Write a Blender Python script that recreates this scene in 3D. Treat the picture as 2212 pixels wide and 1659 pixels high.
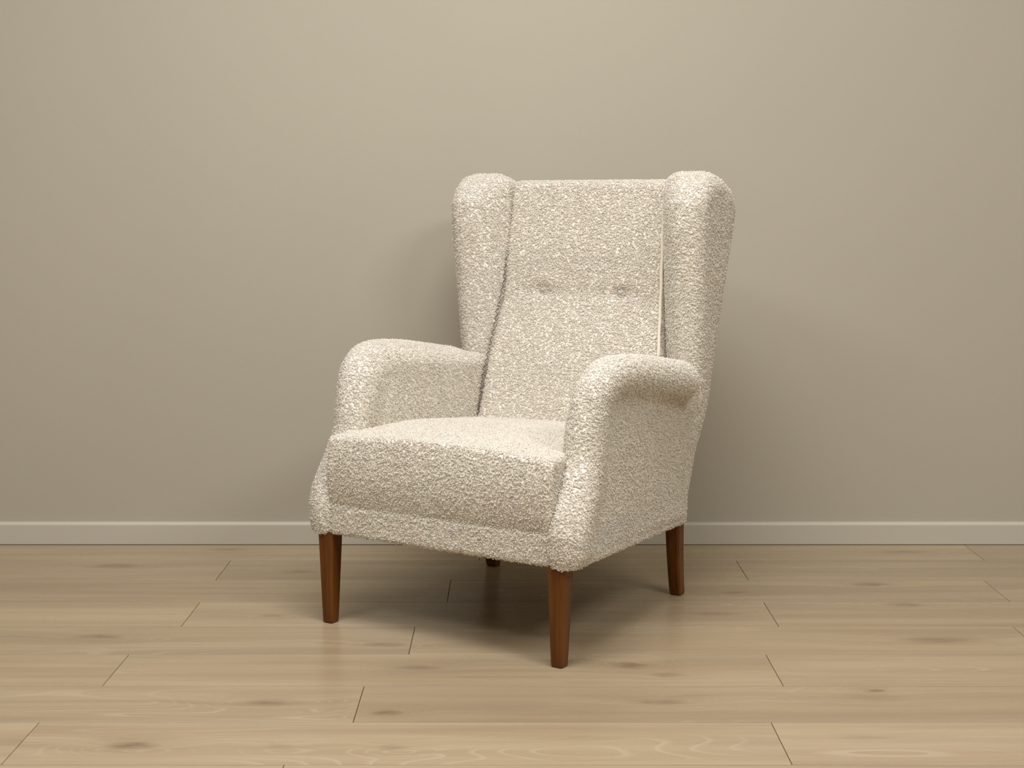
import bpy, bmesh, math
import numpy as np
from mathutils import Vector, Matrix

for o in list(bpy.data.objects):
    bpy.data.objects.remove(o, do_unlink=True)
scene = bpy.context.scene
COL = scene.collection

# ------------------------------------------------------------------ camera
cam_data = bpy.data.cameras.new('camera')
cam = bpy.data.objects.new('camera', cam_data)
COL.objects.link(cam)
cam_data.sensor_fit = 'HORIZONTAL'
cam_data.sensor_width = 36.0
cam_data.lens = 36.0 * 3134.0 / 2212.0
cam_data.clip_start = 0.05
CAM = np.array([0.0, 0.0, 0.911])
cam.location = CAM
cam.rotation_euler = (math.radians(90 - 7.25), 0, 0)
scene.camera = cam

# ------------------------------------------------------------------ world, lamps, exposure
world = bpy.data.worlds.new('world')
scene.world = world
world.use_nodes = True
world.node_tree.nodes['Background'].inputs[0].default_value = (1.0, 0.95, 0.88, 1)
world.node_tree.nodes['Background'].inputs[1].default_value = 0.05

scene.view_settings.view_transform = 'Standard'
scene.view_settings.look = 'None'
scene.view_settings.gamma = 1.0
scene.view_settings.use_curve_mapping = False
scene.view_settings.exposure = 0.12
scene.cycles.diffuse_bounces = 10
scene.cycles.transmission_bounces = 12
scene.cycles.max_bounces = 16

CEIL = 2.75
def ceiling_light(x, y, sx, sy, watts, col=(1.0, 1.0, 0.985)):
    l = bpy.data.lights.new('ceiling_light', 'AREA')
    l.shape = 'RECTANGLE'; l.size = sx; l.size_y = sy
    l.energy = watts; l.color = col
    o = bpy.data.objects.new('ceiling_light', l)
    COL.objects.link(o)
    o.location = (x, y, CEIL - 0.03)
    return o
ceiling_light(-0.05, 2.00, 1.2, 1.2, 56)
ceiling_light(-1.45, 1.45, 1.2, 0.6, 31)
ceiling_light(1.70, 1.05, 1.2, 0.6, 50)  # added fill, no known fixture: brightens the chair's right side and inner left arm

# ------------------------------------------------------------------ material helpers
def new_mat(name):
    m = bpy.data.materials.new(name); m.use_nodes = True
    nt = m.node_tree
    return m, nt, nt.nodes['Principled BSDF']
def N(nt, typ, **kw):
    n = nt.nodes.new(typ)
    for k, v in kw.items():
        if isinstance(k, str) and hasattr(n, k): setattr(n, k, v)
    return n
def math_node(nt, op, a, b=None, clamp=False):
    n = nt.nodes.new('ShaderNodeMath'); n.operation = op; n.use_clamp = clamp
    for i, v in enumerate((a, b)):
        if v is None: continue
        if isinstance(v, (int, float)): n.inputs[i].default_value = v
        else: nt.links.new(v, n.inputs[i])
    return n.outputs[0]
def mix_col(nt, fac, a, b, blend='MIX'):
    n = nt.nodes.new('ShaderNodeMix'); n.data_type = 'RGBA'; n.blend_type = blend
    for idx, v in ((0, fac), (6, a), (7, b)):
        if isinstance(v, (int, float)): n.inputs[idx].default_value = v
        elif isinstance(v, tuple): n.inputs[idx].default_value = (*v, 1)
        else: nt.links.new(v, n.inputs[idx])
    return n.outputs[2]
def noise(nt, vec, scale=1, detail=3, rough=0.5, dist=0.0):
    n = nt.nodes.new('ShaderNodeTexNoise')
    n.inputs['Scale'].default_value = scale; n.inputs['Detail'].default_value = detail
    n.inputs['Roughness'].default_value = rough; n.inputs['Distortion'].default_value = dist
    nt.links.new(vec, n.inputs['Vector'])
    return n.outputs['Fac']
def mapping(nt, vec, loc=(0, 0, 0), scale=(1, 1, 1)):
    n = nt.nodes.new('ShaderNodeMapping')
    n.inputs['Location'].default_value = loc; n.inputs['Scale'].default_value = scale
    nt.links.new(vec, n.inputs['Vector'])
    return n.outputs[0]
def maprange(nt, v, a, b, c=0.0, d=1.0, smooth=True):
    n = nt.nodes.new('ShaderNodeMapRange')
    n.interpolation_type = 'SMOOTHSTEP' if smooth else 'LINEAR'
    n.inputs[1].default_value = a; n.inputs[2].default_value = b
    n.inputs[3].default_value = c; n.inputs[4].default_value = d
    nt.links.new(v, n.inputs[0])
    return n.outputs[0]
def bump(nt, h, strength, dist, bsdf):
    n = nt.nodes.new('ShaderNodeBump')
    n.inputs['Strength'].default_value = strength; n.inputs['Distance'].default_value = dist
    nt.links.new(h, n.inputs['Height']); nt.links.new(n.outputs[0], bsdf.inputs['Normal'])

# painted wall: roller stipple
def make_wall_mat(name, col, stipple=0.12):
    m, nt, b = new_mat(name)
    geo = nt.nodes.new('ShaderNodeNewGeometry')
    big = noise(nt, geo.outputs['Position'], 1.3, 2)
    c = mix_col(nt, maprange(nt, big, 0.3, 0.7), tuple(x * 0.985 for x in col), tuple(x * 1.01 for x in col))
    nt.links.new(c, b.inputs['Base Color'])
    b.inputs['Roughness'].default_value = 0.65
    fine = noise(nt, geo.outputs['Position'], 260, 3, 0.6)
    bump(nt, fine, stipple, 0.0012, b)
    return m
MAT_WALL = make_wall_mat('wall_paint', (0.438, 0.405, 0.330))
MAT_CEIL = make_wall_mat('ceiling_paint', (0.72, 0.69, 0.63))
MAT_BASE = make_wall_mat('baseboard_paint', (0.525, 0.495, 0.42), 0.03)
MAT_BASE.node_tree.nodes['Principled BSDF'].inputs['Roughness'].default_value = 0.4

# laminate floor planks
KNOTS = [  # world x, y, half length, half width, strength
    (-0.639, 2.343, 0.042, 0.017, 1.0), (-0.444, 2.553, 0.055, 0.016, 0.75), (-0.224, 2.500, 0.026, 0.016, 0.75),
    (0.274, 2.555, 0.050, 0.014, 0.65), (0.676, 2.618, 0.018, 0.008, 0.8), (0.660, 2.582, 0.060, 0.024, 0.28),
    (0.232, 2.768, 0.040, 0.020, 0.80), (0.299, 2.709, 0.030, 0.012, 0.50), (0.896, 2.931, 0.085, 0.022, 0.75),
    (-0.868, 2.954, 0.045, 0.018, 0.70), (-0.264, 2.903, 0.045, 0.014, 0.65), (0.891, 3.199, 0.045, 0.016, 0.65),
    (0.854, 3.370, 0.045, 0.020, 0.70), (-0.988, 3.551, 0.050, 0.022, 0.65), (-0.526, 3.492, 0.045, 0.016, 0.55),
    (1.024, 3.696, 0.070, 0.020, 0.55), (-0.748, 3.721, 0.050, 0.014, 0.50), (-0.527, 3.111, 0.028, 0.012, 0.50),
    (0.445, 3.125, 0.060, 0.014, 0.45), (-0.187, 2.753, 0.045, 0.014, 0.50), (0.523, 3.301, 0.040, 0.014, 0.45),
    (-0.393, 2.340, 0.028, 0.012, 0.35), (-0.199, 2.334, 0.024, 0.014, 0.40), (0.600, 2.380, 0.050, 0.010, 0.30),
]
def make_floor_mat():
    m, nt, b = new_mat('oak_laminate')
    geo = nt.nodes.new('ShaderNodeNewGeometry')
    info = nt.nodes.new('ShaderNodeObjectInfo')
    pos = geo.outputs['Position']
    rnd = info.outputs['Random']
    comb = nt.nodes.new('ShaderNodeCombineXYZ')
    nt.links.new(math_node(nt, 'MULTIPLY', rnd, 37.0), comb.inputs[0])
    nt.links.new(math_node(nt, 'MULTIPLY', rnd, 11.0), comb.inputs[1])
    nt.links.new(math_node(nt, 'MULTIPLY', rnd, 53.0), comb.inputs[2])
    add = nt.nodes.new('ShaderNodeVectorMath'); add.operation = 'ADD'
    nt.links.new(pos, add.inputs[0]); nt.links.new(comb.outputs[0], add.inputs[1])
    v = add.outputs[0]
    # knot field
    field = None; halo = None
    wob = nt.nodes.new('ShaderNodeTexNoise'); wob.inputs['Scale'].default_value = 22; wob.inputs['Detail'].default_value = 3
    nt.links.new(mapping(nt, pos, scale=(0.6, 2.0, 1)), wob.inputs['Vector'])
    wv = nt.nodes.new('ShaderNodeVectorMath'); wv.operation = 'MULTIPLY_ADD'
    nt.links.new(wob.outputs['Color'], wv.inputs[0])
    wv.inputs[1].default_value = (0.05, 0.016, 0); wv.inputs[2].default_value = (-0.025, -0.008, 0)
    wp = nt.nodes.new('ShaderNodeVectorMath'); wp.operation = 'ADD'
    nt.links.new(wv.outputs[0], wp.inputs[0]); nt.links.new(pos, wp.inputs[1])
    for (kx, ky, hx, hy, s) in KNOTS:
        mp = mapping(nt, wp.outputs[0], (-kx / hx, -ky / hy, 0), (1 / hx, 1 / hy, 0))
        ln = nt.nodes.new('ShaderNodeVectorMath'); ln.operation = 'LENGTH'
        nt.links.new(mp, ln.inputs[0])
        k = maprange(nt, ln.outputs['Value'], 1.5, 0.1, 0.0, s)
        h = maprange(nt, ln.outputs['Value'], 4.2, 0.2, 0.0, s)
        field = k if field is None else math_node(nt, 'MAXIMUM', field, k)
        halo = h if halo is None else math_node(nt, 'MAXIMUM', halo, h)
    # soft colour bands running with the plank, bent round the knots
    bent = nt.nodes.new('ShaderNodeCombineXYZ')
    nt.links.new(math_node(nt, 'MULTIPLY', halo, 0.035), bent.inputs[1])
    av = nt.nodes.new('ShaderNodeVectorMath'); av.operation = 'ADD'
    nt.links.new(v, av.inputs[0]); nt.links.new(bent.outputs[0], av.inputs[1])
    vb = av.outputs[0]
    bands = noise(nt, mapping(nt, vb, scale=(0.8, 17, 1)), 1.0, 3, 0.55, 0.3)
    fine = noise(nt, mapping(nt, vb, scale=(3.0, 120, 1)), 1.0, 4, 0.6)
    pores = noise(nt, mapping(nt, v, scale=(18, 520, 1)), 1.0, 2, 0.5)
    # cathedral figure: contour lines of a slow stretched field
    fig = noise(nt, mapping(nt, vb, scale=(0.9, 6.5, 1)), 1.0, 1, 0.4, 0.2)
    fig2 = math_node(nt, 'ADD', math_node(nt, 'MULTIPLY', fig, 26.0), math_node(nt, 'MULTIPLY', halo, 7.0))
    lines = math_node(nt, 'FRACT', fig2)
    lines = maprange(nt, lines, 0.72, 0.96)
    where = maprange(nt, noise(nt, mapping(nt, v, scale=(1.3, 7, 1)), 1.0, 1), 0.52, 0.68)
    where = math_node(nt, 'MAXIMUM', where, math_node(nt, 'MULTIPLY', halo, 1.4))
    lines = math_node(nt, 'MULTIPLY', lines, where)
    c = mix_col(nt, maprange(nt, bands, 0.28, 0.70), (0.315, 0.232, 0.146), (0.400, 0.314, 0.202))
    tint = maprange(nt, noise(nt, mapping(nt, v, scale=(1.5, 9, 1)), 1.0, 2), 0.45, 0.75)
    c = mix_col(nt, math_node(nt, 'MULTIPLY', tint, 0.40), c, (0.340, 0.246, 0.170))
    c = mix_col(nt, math_node(nt, 'MULTIPLY', maprange(nt, fine, 0.45, 0.78), 0.30), c, (0.265, 0.195, 0.128))
    c = mix_col(nt, math_node(nt, 'MULTIPLY', maprange(nt, pores, 0.60, 0.80), 0.28), c, (0.235, 0.172, 0.112))
    c = mix_col(nt, math_node(nt, 'MULTIPLY', lines, 0.42), c, (0.48, 0.395, 0.29))
    # short dark grain dashes and grey clouds
    dash = maprange(nt, noise(nt, mapping(nt, vb, scale=(7, 150, 1)), 1.0, 3, 0.6), 0.60, 0.74)
    dwh = maprange(nt, noise(nt, mapping(nt, v, scale=(2.2, 14, 1)), 1.0, 2), 0.45, 0.65)
    c = mix_col(nt, math_node(nt, 'MULTIPLY', math_node(nt, 'MULTIPLY', dash, dwh), 0.45), c, (0.235, 0.165, 0.105))
    cloud = maprange(nt, noise(nt, mapping(nt, v, scale=(2.5, 10, 1)), 1.0, 3, 0.6), 0.5, 0.72)
    c = mix_col(nt, math_node(nt, 'MULTIPLY', cloud, 0.30), c, (0.285, 0.225, 0.160))
    grainy = maprange(nt, noise(nt, mapping(nt, pos, scale=(28, 210, 1)), 1.0, 3, 0.65), 0.32, 0.66)
    field = math_node(nt, 'MULTIPLY', field, math_node(nt, 'ADD', math_node(nt, 'MULTIPLY', grainy, 0.65), 0.45))
    c = mix_col(nt, math_node(nt, 'MULTIPLY', halo, 0.34), c, (0.262, 0.178, 0.105))
    c = mix_col(nt, math_node(nt, 'MULTIPLY', field, 0.90, True), c, (0.150, 0.092, 0.055))
    # plank to plank tone
    tone = maprange(nt, rnd, 0, 1, 0.93, 1.05, False)
    tc = nt.nodes.new('ShaderNodeCombineXYZ')
    for i in range(3): nt.links.new(tone, tc.inputs[i])
    c = mix_col(nt, 1.0, c, tc.outputs[0], 'MULTIPLY')
    nt.links.new(c, b.inputs['Base Color'])
    nt.links.new(maprange(nt, fine, 0.3, 0.8, 0.22, 0.31), b.inputs['Roughness'])
    b.inputs['Specular IOR Level'].default_value = 0.42
    bump(nt, math_node(nt, 'ADD', pores, fine), 0.06, 0.0006, b)
    return m
MAT_FLOOR = make_floor_mat()
m, nt, b = new_mat('joint_dark'); b.inputs['Base Color'].default_value = (0.10, 0.075, 0.045, 1); b.inputs['Roughness'].default_value = 0.9
MAT_JOINT = m

# boucle upholstery
def make_boucle(name, through):
    m, nt, b = new_mat(name)
    geo = nt.nodes.new('ShaderNodeNewGeometry')
    ri = geo.outputs['Random Per Island']
    c = mix_col(nt, ri, (0.95, 0.905, 0.825), (0.99, 0.972, 0.93))
    pn = noise(nt, geo.outputs['Position'], 9, 3)
    c = mix_col(nt, math_node(nt, 'MULTIPLY', maprange(nt, pn, 0.35, 0.7), 0.25), c, (0.95, 0.88, 0.82))
    nt.links.new(c, b.inputs['Base Color'])
    b.inputs['Roughness'].default_value = 0.75
    b.inputs['Specular IOR Level'].default_value = 0.25
    b.inputs['Sheen Weight'].default_value = 0.15
    b.inputs['Sheen Roughness'].default_value = 0.4
    tr = nt.nodes.new('ShaderNodeBsdfTranslucent'); nt.links.new(c, tr.inputs['Color'])
    mx = nt.nodes.new('ShaderNodeMixShader'); mx.inputs[0].default_value = through
    nt.links.new(b.outputs[0], mx.inputs[1]); nt.links.new(tr.outputs[0], mx.inputs[2])
    nt.links.new(mx.outputs[0], nt.nodes['Material Output'].inputs['Surface'])
    return m
MAT_BOUCLE = make_boucle('cream_boucle_yarn', 0.45)
MAT_CLOTH = make_boucle('cream_boucle_backing', 0.0)
def make_leg_mat():
    m, nt, b = new_mat('stained_wood')
    tc = nt.nodes.new('ShaderNodeTexCoord')
    g = noise(nt, mapping(nt, tc.outputs['Object'], scale=(90, 90, 6)), 1.0, 4, 0.6)
    g2 = noise(nt, mapping(nt, tc.outputs['Object'], scale=(14, 14, 5)), 1.0, 2)
    c = mix_col(nt, maprange(nt, g, 0.3, 0.75), (0.085, 0.024, 0.003), (0.150, 0.050, 0.006))
    c = mix_col(nt, math_node(nt, 'MULTIPLY', maprange(nt, g2, 0.5, 0.8), 0.5), c, (0.055, 0.016, 0.003))
    nt.links.new(c, b.inputs['Base Color'])
    b.inputs['Roughness'].default_value = 0.38
    b.inputs['Specular IOR Level'].default_value = 0.3
    return m
MAT_LEG = make_leg_mat()
m, nt, b = new_mat('dark_thread'); b.inputs['Base Color'].default_value = (0.13, 0.065, 0.05, 1); b.inputs['Roughness'].default_value = 0.9
MAT_THREAD = m
m, nt, b = new_mat('cream_cord'); b.inputs['Base Color'].default_value = (0.80, 0.72, 0.61, 1); b.inputs['Roughness'].default_value = 0.85
MAT_CORD = m

# ------------------------------------------------------------------ mesh helpers
def link(name, me, mat, parent=None):
    o = bpy.data.objects.new(name, me)
    COL.objects.link(o)
    if mat and not me.materials: me.materials.append(mat)
    if parent: o.parent = parent
    return o
def mesh_np(name, V, quads, tris=None, smooth=True):
    me = bpy.data.meshes.new(name)
    nq = len(quads); ntri = 0 if tris is None else len(tris)
    me.vertices.add(len(V)); me.vertices.foreach_set('co', np.ascontiguousarray(V, dtype=np.float32).ravel())
    loops = np.ascontiguousarray(quads, dtype=np.int32).ravel()
    starts = np.arange(nq, dtype=np.int32) * 4
    if ntri:
        starts = np.concatenate([starts, nq * 4 + np.arange(ntri, dtype=np.int32) * 3])
        loops = np.concatenate([loops, np.asarray(tris, dtype=np.int32).ravel()])
    me.loops.add(len(loops)); me.loops.foreach_set('vertex_index', loops)
    me.polygons.add(len(starts)); me.polygons.foreach_set('loop_start', starts)
    me.update(calc_edges=True)
    me.polygons.foreach_set('use_smooth', np.full(len(me.polygons), smooth))
    me.validate()
    return me
def box_mesh(name, x0, x1, y0, y1, z0, z1, bevel=0.0, seg=1):
    bm = bmesh.new()
    bmesh.ops.create_cube(bm, size=1.0)
    for v in bm.verts:
        v.co = Vector(((x0 + x1) / 2 + v.co.x * (x1 - x0), (y0 + y1) / 2 + v.co.y * (y1 - y0), (z0 + z1) / 2 + v.co.z * (z1 - z0)))
    if bevel: bmesh.ops.bevel(bm, geom=list(bm.edges), offset=bevel, segments=seg, affect='EDGES', profile=0.5)
    me = bpy.data.meshes.new(name); bm.to_mesh(me); bm.free()
    return me

# ------------------------------------------------------------------ the room
WY = 3.785                     # wall plane
X0, X1, Y0 = -3.4, 3.4, -1.6
def structure(name, me, mat, label, cat):
    o = link(name, me, mat); o['kind'] = 'structure'; o['label'] = label; o['category'] = cat
    return o
floor = structure('floor', box_mesh('floor', X0, X1, Y0, WY, -0.10, -0.006), MAT_JOINT, 'pale oak laminate plank floor under the armchair', 'floor')
structure('wall_back', box_mesh('wall_back', X0 - .1, X1 + .1, WY, WY + 0.1, -0.1, CEIL), MAT_WALL, 'plain greige painted wall behind the armchair', 'wall')
structure('wall_left', box_mesh('wall_left', X0 - .1, X0, Y0, WY, -0.1, CEIL), MAT_WALL, 'plain greige painted side wall of the room', 'wall')
structure('wall_right', box_mesh('wall_right', X1, X1 + .1, Y0, WY, -0.1, CEIL), MAT_WALL, 'plain greige painted wall opposite the other side wall', 'wall')
structure('wall_front', box_mesh('wall_front', X0 - .1, X1 + .1, Y0 - .1, Y0, -0.1, CEIL), MAT_WALL, 'plain greige painted wall facing the armchair', 'wall')
structure('ceiling', box_mesh('ceiling', X0 - .1, X1 + .1, Y0 - .1, WY + .1, CEIL, CEIL + 0.1), MAT_CEIL, 'plain off-white painted ceiling', 'ceiling')
# baseboard: rounded top lip, small gap above the planks
def baseboard():
    prof = [(0, 0.0015), (-0.013, 0.0015), (-0.013, 0.0520)]
    for i in range(1, 7):
        a = i / 6 * math.pi / 2
        prof.append((-0.013 + 0.008 * (1 - math.cos(a)), 0.0520 + 0.008 * math.sin(a)))
    prof.append((0, 0.0605))
    bm = bmesh.new()
    rings = [[bm.verts.new((x, WY + p[0], p[1])) for p in prof] for x in (X0, X1)]
    n = len(prof)
    for i in range(n):
        bm.faces.new((rings[0][i], rings[0][(i + 1) % n], rings[1][(i + 1) % n], rings[1][i]))
    bm.faces.new(rings[0][::-1]); bm.faces.new(rings[1])
    bmesh.ops.recalc_face_normals(bm, faces=bm.faces)
    me = bpy.data.meshes.new('baseboard'); bm.to_mesh(me); bm.free()
    return me
structure('baseboard_back', baseboard(), MAT_BASE, 'low light grey baseboard with rounded top along the back wall', 'baseboard')

PL, PW = 1.285, 0.192
row_edges = [WY - 0.002, 3.6035]
while row_edges[-1] > Y0 + 0.01: row_edges.append(max(row_edges[-1] - PW, Y0))
joint_x = [1.202, -0.715, -0.148, -0.7115, -0.2085, -0.773, -0.279, -0.830, -0.37, -0.93, -0.33, -0.86]
cache = {}
for r in range(len(row_edges) - 1):
    ya, yb = row_edges[r + 1], row_edges[r]
    if yb - ya < 0.01: continue
    j = joint_x[r] if r < len(joint_x) else joint_x[4 + r % 7] + 0.07 * (r % 3)
    while j > X0: j -= PL
    while j < X1:
        a, c = max(j, X0), min(j + PL, X1)
        j += PL
        if c - a < 0.03: continue
        key = (round(c - a, 3), round(yb - ya, 3))
        if key not in cache:
            gx, gy = 0.0007, 0.0006
            me = box_mesh('plank', gx, (c - a) - gx, gy, (yb - ya) - gy, -0.008, 0.0, 0.00015)
            me.materials.append(MAT_FLOOR); cache[key] = me
        o = link('plank', cache[key], None, floor)
        o.location = (a, ya, 0)

# ------------------------------------------------------------------ signed distance modelling of the upholstery
def sstep(x, a, b):
    t = np.clip((x - a) / (b - a), 0, 1); return t * t * (3 - 2 * t)
def smin(a, b, k):
    h = np.clip(0.5 + 0.5 * (b - a) / k, 0, 1); return b + (a - b) * h - k * h * (1 - h)
def rbox(qx, qy, qz, r):
    qx = qx + r; qy = qy + r; qz = qz + r
    return np.sqrt(np.maximum(qx, 0) ** 2 + np.maximum(qy, 0) ** 2 + np.maximum(qz, 0) ** 2) + np.minimum(np.maximum(np.maximum(qx, qy), qz), 0) - r
def poly2(y, z, poly):
    P = np.array(poly); d = np.full(y.shape, 1e9); s = np.ones(y.shape)
    n = len(P)
    for i in range(n):
        a, c = P[i], P[i - 1]
        e = c - a; wy = y - a[0]; wz = z - a[1]
        t = np.clip((wy * e[0] + wz * e[1]) / (e @ e), 0, 1)
        d = np.minimum(d, (wy - e[0] * t) ** 2 + (wz - e[1] * t) ** 2)
        c1 = z >= a[1]; c2 = z < c[1]; c3 = e[0] * wz > e[1] * wy
        flip = (c1 & c2 & c3) | (~c1 & ~c2 & ~c3)
        s = np.where(flip, -s, s)
    return s * np.sqrt(d)
def chain(P, pts, k=0.0):
    d = None
    for (a, b) in zip(pts[:-1], pts[1:]):
        A = np.array(a[:3]); B = np.array(b[:3]); e = B - A
        t = np.clip(((P - A) @ e) / (e @ e), 0, 1)
        q = P - A - t[..., None] * e
        dd = np.sqrt((q ** 2).sum(-1)) - (a[3] + (b[3] - a[3]) * t)
        d = dd if d is None else (np.minimum(d, dd) if k == 0 else smin(d, dd, k))
    return d
I = np.interp
ZB = ([0, 0.58], [0.200, 0.178])                       # underside of the body, lower at the back
YR = ([0.17, 0.35, 0.46, 0.63, 0.77, 0.90, 0.98], [0.580, 0.620, 0.645, 0.685, 0.715, 0.745, 0.760])
YIN = ([0.30, 0.39, 0.50, 0.60, 0.65, 0.67, 0.69, 0.71, 0.80, 0.95], [0.470, 0.494, 0.527, 0.560, 0.577, 0.583, 0.587, 0.589, 0.597, 0.622])

def sd_seat(P):
    x, y, z = P[..., 0], P[..., 1], P[..., 2]
    hx = I(y, [0, 0.53], [0.275, 0.250])
    bulge = (0.013 + 0.007 * np.clip(1 - ((z - 0.335) / 0.065) ** 2, -0.35, 1)) * sstep(y, 0.2, 0.0)
    u = np.clip(1 - (x / 0.28) ** 2, 0, 1)
    top = I(y, [0, 0.06, 0.25, 0.53], [0.409, 0.412, 0.411, 0.381]) + 0.012 * u
    bot = 0.24
    return rbox(np.abs(x) - hx, np.abs(y + bulge - 0.268) - 0.270, np.abs(z - (top + bot) / 2) - (top - bot) / 2, 0.009) * 0.95
def sd_apron(P):
    x, y, z = P[..., 0], P[..., 1], P[..., 2]
    hx = I(y, [-0.02, 0.59], [0.329, 0.287])
    zb = I(y, *ZB); top = 0.272
    return rbox(np.abs(x) - hx, np.abs(y - 0.2795) - 0.2955, np.abs(z - (top + zb) / 2) - (top - zb) / 2, 0.011)
ARM_POLY = [(-0.018, 0.202), (0.57, 0.180), (0.612, 0.36), (0.642, 0.47), (0.645, 0.53), (0.56, 0.538), (0.41, 0.552), (0.27, 0.570),
            (0.18, 0.573), (0.145, 0.560), (0.116, 0.535), (0.092, 0.50), (0.074, 0.45), (0.064, 0.40), (0.034, 0.345), (-0.004, 0.30), (-0.018, 0.265)]
ARM_ROLL = [(0.298, 0.018, 0.236, 0.033), (0.300, 0.023, 0.285, 0.034), (0.296, 0.053, 0.345, 0.034), (0.291, 0.080, 0.400, 0.033),
            (0.290, 0.089, 0.450, 0.033), (0.293, 0.099, 0.500, 0.033), (0.299, 0.120, 0.540, 0.034), (0.305, 0.170, 0.561, 0.034),
            (0.311, 0.270, 0.554, 0.035), (0.315, 0.380, 0.536, 0.037), (0.316, 0.472, 0.518, 0.038)]
def catmull(pts, per=4):
    p = np.array(pts); q = np.vstack([2 * p[0] - p[1], p, 2 * p[-1] - p[-2]]); out = []
    for i in range(1, len(q) - 2):
        for t in np.arange(per) / per:
            a, b_, c, d = q[i - 1], q[i], q[i + 1], q[i + 2]
            out.append(0.5 * (2 * b_ + (c - a) * t + (2 * a - 5 * b_ + 4 * c - d) * t * t + (3 * b_ - a - 3 * c + d) * t ** 3))
    return out + [p[-1]]
ARM_PATH = catmull(ARM_ROLL)
def sd_arm(P):
    x, y, z = P[..., 0], P[..., 1], P[..., 2]
    lo = I(y, [-0.02, 0.59], [0.328, 0.291]); hi = I(y, [0.0, 0.6], [0.318, 0.314])
    xo = lo + (hi - lo) * np.clip((z - 0.255) / (I(y, [0.05, 0.4], [0.37, 0.52]) - 0.255), 0, 1)
    xi = I(y, [0.06, 0.18, 0.32, 0.55], [0.266, 0.252, 0.242, 0.238])
    d2 = poly2(y, z, ARM_POLY) + 0.0
    w = np.abs(x - (xo + xi) / 2) - (xo - xi) / 2
    r = 0.030
    a = np.maximum(d2 + r, 0); c = np.maximum(w + r, 0)
    body = np.sqrt(a * a + c * c) + np.minimum(np.maximum(d2, w) + r, 0) - r
    return smin(body, chain(P, ARM_PATH), 0.040)
WING_POLY = [(0.580, 0.34), (0.560, 0.45), (0.548, 0.50), (0.539, 0.60), (0.530, 0.72), (0.519, 0.85), (0.521, 0.905), (0.540, 0.938), (0.568, 0.962), (0.605, 0.971),
             (0.650, 0.962), (0.695, 0.943), (0.724, 0.915), (0.733, 0.88), (0.708, 0.77), (0.672, 0.63), (0.636, 0.46), (0.612, 0.34)]
def sd_wing(P):
    x, y, z = P[..., 0], P[..., 1], P[..., 2]
    xo = I(z, [0.34, 0.45, 0.95], [0.300, 0.318, 0.337])
    yf = I(z, [0.5, 0.6, 0.72, 0.86, 0.95], [0.545, 0.539, 0.530, 0.519, 0.521])
    xi = I(y - yf, [0.0, 0.080], [0.250, 0.209])
    d2 = poly2(y, z, WING_POLY)
    w = np.abs(x - (xo + xi) / 2) - (xo - xi) / 2
    r = 0.038
    a = np.maximum(d2 + r, 0); c = np.maximum(w + r, 0)
    return (np.sqrt(a * a + c * c) + np.minimum(np.maximum(d2, w) + r, 0) - r) * 0.9
BUTTONS = [(-0.104, 0.694), (0.104, 0.694)]
def sd_back(P):
    x, y, z = P[..., 0], P[..., 1], P[..., 2]
    yin = I(z, *YIN)
    for bx, bz in BUTTONS:
        yin = yin + 0.007 * np.exp(-((x - bx) ** 2 / 0.022 ** 2 + (z - bz) ** 2 / 0.016 ** 2))
    yin = yin + 0.0025 * np.exp(-((z - 0.692) / 0.016) ** 2) * sstep(np.abs(x), 0.19, 0.12)
    ys = y - yin
    hx = I(z, [0.38, 0.56, 0.72, 0.95], [0.232, 0.226, 0.212, 0.210])
    top = 0.953
    return rbox(np.abs(x) - hx, np.abs(ys - 0.055) - 0.055, np.abs(z - (top + 0.33) / 2) - (top - 0.33) / 2, 0.014) * 0.93
def sd_outer(P):
    x, y, z = P[..., 0], P[..., 1], P[..., 2]
    ys = y - I(z, *YR)
    hx = I(z, [0.18, 0.95], [0.284, 0.300])
    top, bot = 0.945, 0.185
    return rbox(np.abs(x) - hx, np.abs(ys + 0.035) - 0.035, np.abs(z - (top + bot) / 2) - (top - bot) / 2, 0.028) * 0.95

def surface_nets(f, lo, hi, h):
    ax = [np.arange(lo[i], hi[i] + h, h) for i in range(3)]
    G = np.stack(np.meshgrid(*ax, indexing='ij'), -1)
    S = f(G); n = S.shape
    ins = S < 0
    cells = np.zeros((n[0] - 1, n[1] - 1, n[2] - 1), int)
    corners = [(i, j, k) for i in (0, 1) for j in (0, 1) for k in (0, 1)]
    sl = lambda c: tuple(slice(c[i], n[i] - 1 + c[i]) for i in range(3))
    for c in corners: cells += ins[sl(c)]
    act = (cells > 0) & (cells < 8)
    idx = np.argwhere(act); num = np.full(act.shape, -1); num[act] = np.arange(len(idx))
    acc = np.zeros((len(idx), 3)); cnt = np.zeros(len(idx))
    for c in corners:
        for d in range(3):
            if c[d]: continue
            c2 = list(c); c2[d] = 1
            s0 = S[tuple((idx + c).T)]; s1 = S[tuple((idx + c2).T)]
            m = (s0 < 0) != (s1 < 0)
            t = np.where(m, s0 / np.where(m, s0 - s1, 1), 0)
            p = np.repeat(np.array(c, float)[None], len(idx), 0); p[:, d] += t
            acc += np.where(m[:, None], p, 0); cnt += m
    V = (idx + acc / cnt[:, None]) * h + np.array(lo)
    Q = []
    for d in range(3):
        e1, e2 = [(1, 2), (2, 0), (0, 1)][d]
        a = np.moveaxis(ins, (d, e1, e2), (0, 1, 2))
        nm = np.moveaxis(num, (d, e1, e2), (0, 1, 2))
        A = a[:-1, 1:-1, 1:-1]; B = a[1:, 1:-1, 1:-1]
        m = A != B
        q = np.stack([nm[:, :-1, :-1], nm[:, 1:, :-1], nm[:, 1:, 1:], nm[:, :-1, 1:]], -1)[m]
        fl = A[m]
        q = np.where(fl[:, None], q, q[:, ::-1])
        Q.append(q)
    return V, np.concatenate(Q)
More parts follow.
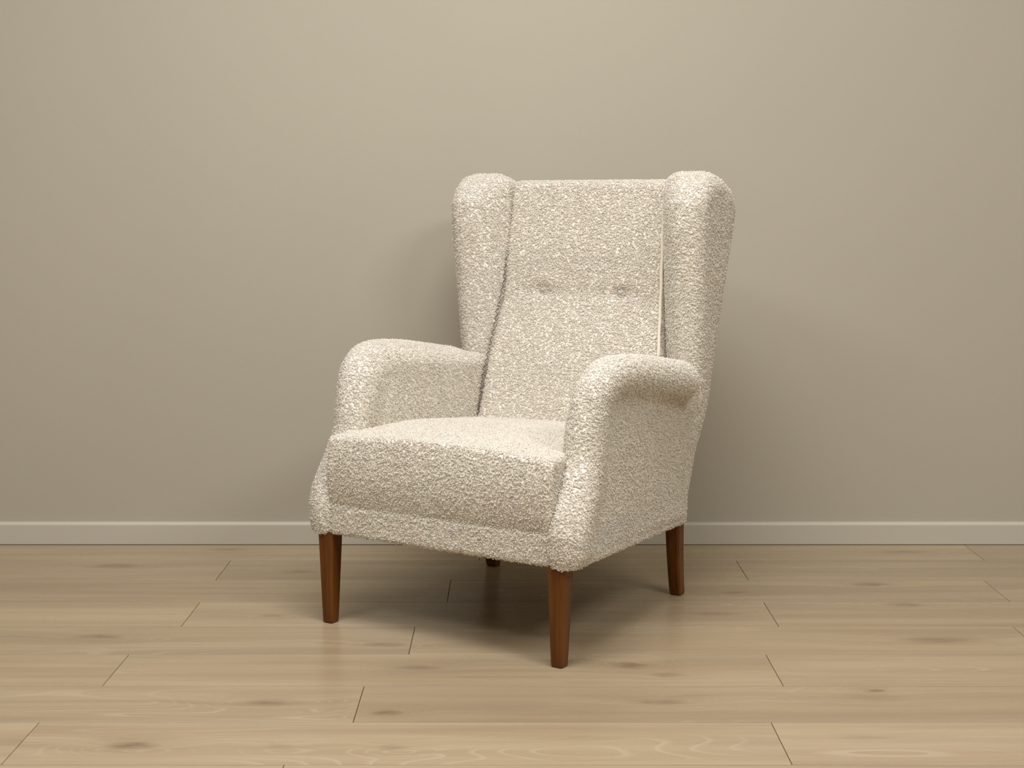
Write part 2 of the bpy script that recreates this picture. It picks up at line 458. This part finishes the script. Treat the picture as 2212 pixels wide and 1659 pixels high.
def grad(f, P, e=0.002):
    g = np.stack([f(P + np.eye(3)[i] * e) - f(P - np.eye(3)[i] * e) for i in range(3)], -1)
    return g / np.maximum(np.linalg.norm(g, axis=1, keepdims=True), 1e-9)

YAW = math.radians(-32.0)
ORG = np.array([-0.1495, 2.912, 0.0])
cl = CAM - ORG
CAM_L = np.array([cl[0] * math.cos(YAW) + cl[1] * math.sin(YAW), -cl[0] * math.sin(YAW) + cl[1] * math.cos(YAW), cl[2]])
rng = np.random.default_rng(7)

mirror = lambda f: (lambda P: f(P * np.array([-1.0, 1, 1])))
SDFS = {'seat': sd_seat, 'apron': sd_apron, 'arm_r': sd_arm, 'arm_l': mirror(sd_arm), 'wing_r': sd_wing, 'wing_l': mirror(sd_wing),
        'back': sd_back, 'outer': sd_outer}

SEG, SIDES = 3, 3
def make_curls(P, Nn):
    """small yarn curls standing on the cloth: one open tube each"""
    n = len(P)
    rv = rng.normal(size=(n, 3)); T = np.cross(Nn, rv); T /= np.linalg.norm(T, axis=1, keepdims=True)
    Bt = np.cross(Nn, T)
    a = rng.uniform(-1.3, 1.3, n)
    Vv = Nn * np.cos(a)[:, None] + Bt * np.sin(a)[:, None]
    W = np.cross(T, Vv)
    R = rng.uniform(0.0014, 0.0028, n); tr = rng.uniform(0.0011, 0.0016, n)
    st = rng.uniform(-0.9, 0.5, n); sw = rng.uniform(3.2, 4.9, n)
    pitch = rng.uniform(-0.0035, 0.0035, n)
    cen = P + Nn * (rng.uniform(-0.0002, 0.0016, n))[:, None]
    u = np.linspace(0, 1, SEG + 1)
    ang = st[:, None] + sw[:, None] * u
    ca, sa = np.cos(ang)[..., None], np.sin(ang)[..., None]
    path = cen[:, None] + R[:, None, None] * (ca * T[:, None] + sa * Vv[:, None]) + (pitch[:, None] * (u - 0.5))[..., None] * W[:, None]
    rad = ca * T[:, None] + sa * Vv[:, None]
    taper = np.array([0.55] + [1.0] * (SEG - 1) + [0.5])
    out = []
    for s in range(SIDES):
        b = 2 * math.pi * s / SIDES
        out.append(path + (tr[:, None] * taper)[..., None] * (math.cos(b) * rad + math.sin(b) * W[:, None]))
    Vt = np.stack(out, 2).reshape(-1, 3)
    base = np.arange(n)[:, None] * ((SEG + 1) * SIDES)
    q = []
    for i in range(SEG):
        for s in range(SIDES):
            s2 = (s + 1) % SIDES
            q.append([i * SIDES + s, i * SIDES + s2, (i + 1) * SIDES + s2, (i + 1) * SIDES + s])
    Q = (base[:, :, None] + np.array(q)[None]).reshape(-1, 4) if False else (base[:, None, :] + np.array(q)[None]).reshape(-1, 4)
    return Vt, Q

AREA_FRONT, AREA_REST = 12e-6, 90e-6          # square metres of cloth per curl
def upholstery(name, key, parent, lo, hi, h=0.007, mirrored=False, keep=None):
    f = SDFS[key]
    V, Q = surface_nets(f, lo, hi, h)
    g = grad(f, V); V = V - g * f(V)[:, None]
    # sample points
    T = np.concatenate([Q[:, [0, 1, 2]], Q[:, [0, 2, 3]]])
    A, B, C = V[T[:, 0]], V[T[:, 1]], V[T[:, 2]]
    cr = np.cross(B - A, C - A); ar = np.linalg.norm(cr, axis=1) / 2
    nn = cr / np.maximum(2 * ar[:, None], 1e-12)
    mid = (A + B + C) / 3
    view = CAM_L - mid; view /= np.linalg.norm(view, axis=1, keepdims=True)
    dens = np.where((nn * view).sum(1) > -0.22, 1 / AREA_FRONT, 1 / AREA_REST)
    dens = np.where((nn[:, 2] < -0.75) & (mid[:, 2] < 0.26), 1 / 150e-6, dens)
    w = ar * dens * 1.6
    cnt = np.floor(w + rng.random(len(w))).astype(int)
    ti = np.repeat(np.arange(len(T)), cnt)
    r1, r2 = rng.random(len(ti)), rng.random(len(ti)); r1 = np.sqrt(r1)
    P = (1 - r1)[:, None] * A[ti] + (r1 * (1 - r2))[:, None] * B[ti] + (r1 * r2)[:, None] * C[ti]
    # thin out to an even spread
    cell = np.floor(P / 0.0030 + rng.random(3)).astype(np.int64)
    _, first = np.unique(cell @ np.array([73856093, 19349663, 83492791]), return_index=True)
    P = P[np.sort(first)]
    for k2, f2 in SDFS.items():
        if k2 == key: continue
        P = P[f2(P) > -0.003]
    if keep is not None: P = P[keep(P)]
    G = grad(f, P); P = P - G * f(P)[:, None]
    Vc, Qc = make_curls(P, G)
    me = mesh_np(name, np.concatenate([V, Vc]), np.concatenate([Q, Qc + len(V)]))
    me.materials.append(MAT_CLOTH); me.materials.append(MAT_BOUCLE)
    me.polygons.foreach_set('material_index', np.concatenate([np.zeros(len(Q), np.int32), np.ones(len(Qc), np.int32)]))
    o = link(name, me, None, parent)
    print(name, 'curls', len(P), 'base verts', len(V))
    return o

# ------------------------------------------------------------------ armchair
chair = bpy.data.objects.new('armchair', None)
COL.objects.link(chair)
chair.location = ORG; chair.rotation_euler = (0, 0, YAW)
chair['label'] = 'cream boucle wingback armchair with tapered brown wooden legs on a plank floor'
chair['category'] = 'armchair'

upholstery('seat', 'seat', chair, (-0.30, -0.04, 0.22), (0.30, 0.56, 0.44))
upholstery('apron', 'apron', chair, (-0.36, -0.04, 0.16), (0.36, 0.60, 0.29))
CORD = ([0.557, 0.683, 0.84, 0.943], [0.2255, 0.2160, 0.2120, 0.2105], [0.543, 0.571, 0.586, 0.599])
cord_clear = lambda P: ~((np.hypot(P[:, 0] - I(P[:, 2], CORD[0], CORD[1]), P[:, 1] - I(P[:, 2], CORD[0], CORD[2])) < 0.0058) & (P[:, 2] > 0.54))
upholstery('backrest', 'back', chair, (-0.25, 0.44, 0.31), (0.25, 0.76, 0.98), keep=cord_clear)
upholstery('armrest', 'arm_r', chair, (0.20, -0.06, 0.16), (0.37, 0.68, 0.62))
upholstery('armrest', 'arm_l', chair, (-0.37, -0.06, 0.16), (-0.20, 0.68, 0.62))
upholstery('wing', 'wing_r', chair, (0.18, 0.48, 0.31), (0.36, 0.78, 1.0), keep=cord_clear)
upholstery('wing', 'wing_l', chair, (-0.36, 0.48, 0.31), (-0.18, 0.78, 1.0))
upholstery('back_panel', 'outer', chair, (-0.33, 0.47, 0.16), (0.33, 0.80, 0.97), h=0.011)

# legs: square, tapered, with softened edges
def leg_mesh(w_top, w_bot, h, dx, dy, curve=0.0):
    bm = bmesh.new(); rings = []
    K = 8
    for i in range(K + 1):
        t = i / K
        w = w_bot + (w_top - w_bot) * t
        if i == 0: w *= 0.86
        z = h * t if i else 0.0
        rows = []
        hw = w / 2; c = 0.12 * w
        ox, oy = dx * t, dy * t + curve * 4 * t * (1 - t)
        for (px, py) in [(-hw + c, -hw), (hw - c, -hw), (hw, -hw + c), (hw, hw - c), (hw - c, hw), (-hw + c, hw), (-hw, hw - c), (-hw, -hw + c)]:
            rows.append(bm.verts.new((px + ox, py + oy, z)))
        rings.append(rows)
        if i == 0:
            w2 = w_bot / 2; c2 = 0.12 * w_bot; rows = []
            for (px, py) in [(-w2 + c2, -w2), (w2 - c2, -w2), (w2, -w2 + c2), (w2, w2 - c2), (w2 - c2, w2), (-w2 + c2, w2), (-w2, w2 - c2), (-w2, -w2 + c2)]:
                rows.append(bm.verts.new((px, py, 0.004)))
            rings.append(rows)
    for a, b2 in zip(rings[:-1], rings[1:]):
        for i in range(8): bm.faces.new((a[i], a[(i + 1) % 8], b2[(i + 1) % 8], b2[i]))
    bm.faces.new(rings[0][::-1]); bm.faces.new(rings[-1])
    bmesh.ops.recalc_face_normals(bm, faces=bm.faces)
    me = bpy.data.meshes.new('leg'); bm.to_mesh(me); bm.free()
    return me
front = leg_mesh(0.041, 0.0265, 0.204, 0, 0.003)
back = leg_mesh(0.036, 0.028, 0.21, 0.004, -0.028, -0.004)
for me, x, y in ((front, -0.288, 0.000), (front, 0.286, 0.000), (back, -0.254, 0.600), (back, 0.254, 0.600)):
    o = link('leg', me, MAT_LEG, chair); o.location = (x, y, 0)
    o['label'] = 'tapered dark brown wooden leg'

# black lining stapled under the body
m, nt, b = new_mat('black_lining'); b.inputs['Base Color'].default_value = (0.012, 0.011, 0.010, 1); b.inputs['Roughness'].default_value = 0.95
bm = bmesh.new()
vs = []
for (x, y) in ((-0.300, 0.022), (0.300, 0.022), (0.262, 0.550), (-0.262, 0.550)):
    z = I(y, *ZB)
    vs.append((bm.verts.new((x, y, z - 0.001)), bm.verts.new((x, y, z + 0.004))))
bm.faces.new([v[0] for v in vs][::-1]); bm.faces.new([v[1] for v in vs])
for i in range(4):
    a, c = vs[i], vs[(i + 1) % 4]
    bm.faces.new((a[0], c[0], c[1], a[1]))
bmesh.ops.recalc_face_normals(bm, faces=bm.faces)
me = bpy.data.meshes.new('bottom_lining'); bm.to_mesh(me); bm.free()
o = link('bottom_lining', me, m, chair); o['label'] = 'black cloth lining under the seat'

# covered buttons in the backrest
def button_mesh():
    f = lambda P: np.sqrt((P[..., 0] / 0.011) ** 2 + (P[..., 1] / 0.006) ** 2 + (P[..., 2] / 0.011) ** 2) * 0.006 - 0.006
    V, Q = surface_nets(f, (-0.016, -0.012, -0.016), (0.016, 0.012, 0.016), 0.002)
    g = grad(f, V, 0.0005)
    sel = rng.permutation(len(V))[:160]
    Vc, Qc = make_curls(V[sel], g[sel])
    me = mesh_np('button', np.concatenate([V, Vc]), np.concatenate([Q, Qc + len(V)]))
    me.materials.append(MAT_BOUCLE)
    return me
bmesh_button = button_mesh()
for bx, bz in BUTTONS:
    o = link('button', bmesh_button, None, chair); o.scale = (0.85, 0.85, 0.85)
    o.location = (bx, I(bz, *YIN) + 0.009, bz)
    o['label'] = 'covered button sunk in the backrest'

# seam cord beside one wing, dark stitching beside the other
def tube_mesh(name, pts, r, sides=8):
    pts = [Vector(p) for p in pts]
    bm = bmesh.new(); rings = []
    for i, p in enumerate(pts):
        t = (pts[min(i + 1, len(pts) - 1)] - pts[max(i - 1, 0)]).normalized()
        a = t.cross(Vector((0, 1, 0.1))).normalized(); c = t.cross(a)
        rings.append([bm.verts.new(p + r * (math.cos(2 * math.pi * s / sides) * a + math.sin(2 * math.pi * s / sides) * c)) for s in range(sides)])
    for a, c in zip(rings[:-1], rings[1:]):
        for s in range(sides): bm.faces.new((a[s], a[(s + 1) % sides], c[(s + 1) % sides], c[s]))
    bm.faces.new(rings[0][::-1]); bm.faces.new(rings[-1])
    bmesh.ops.recalc_face_normals(bm, faces=bm.faces)
    for f in bm.faces: f.smooth = True
    me = bpy.data.meshes.new(name); bm.to_mesh(me); bm.free()
    return me
cord_pts = []
for z in np.linspace(0.55, 0.945, 28):
    cord_pts.append((I(z, CORD[0], CORD[1]) + 0.0005 * math.sin(z * 90), I(z, CORD[0], CORD[2]), z))
o = link('seam_cord', tube_mesh('seam_cord', cord_pts, 0.0038), MAT_CORD, chair)
o['label'] = 'smooth cream seam cord between wing and backrest'
bm = bmesh.new()
me_all = []
V_all, Q_all = [], []
zs = np.arange(0.40, 0.915, 0.0085)
for i, z in enumerate(zs):
    x = -I(z, [0.39, 0.50, 0.566, 0.72, 0.945], [0.236, 0.232, 0.228, 0.214, 0.212])
    y = I(z, [0.39, 0.50, 0.57, 0.72, 0.856, 0.945], [0.500, 0.524, 0.550, 0.590, 0.604, 0.618]) 
    s = 1 if i % 2 else -1
    me = tube_mesh('s', [(x - 0.003 * s, y, z - 0.003), (x, y - 0.001, z), (x + 0.003 * s, y, z + 0.004)], 0.0010, 6)
    bm.from_mesh(me); bpy.data.meshes.remove(me)
me = bpy.data.meshes.new('seam_stitch'); bm.to_mesh(me); bm.free()
o = link('seam_stitch', me, MAT_THREAD, chair)
o['label'] = 'dark brown stitching between wing and backrest'
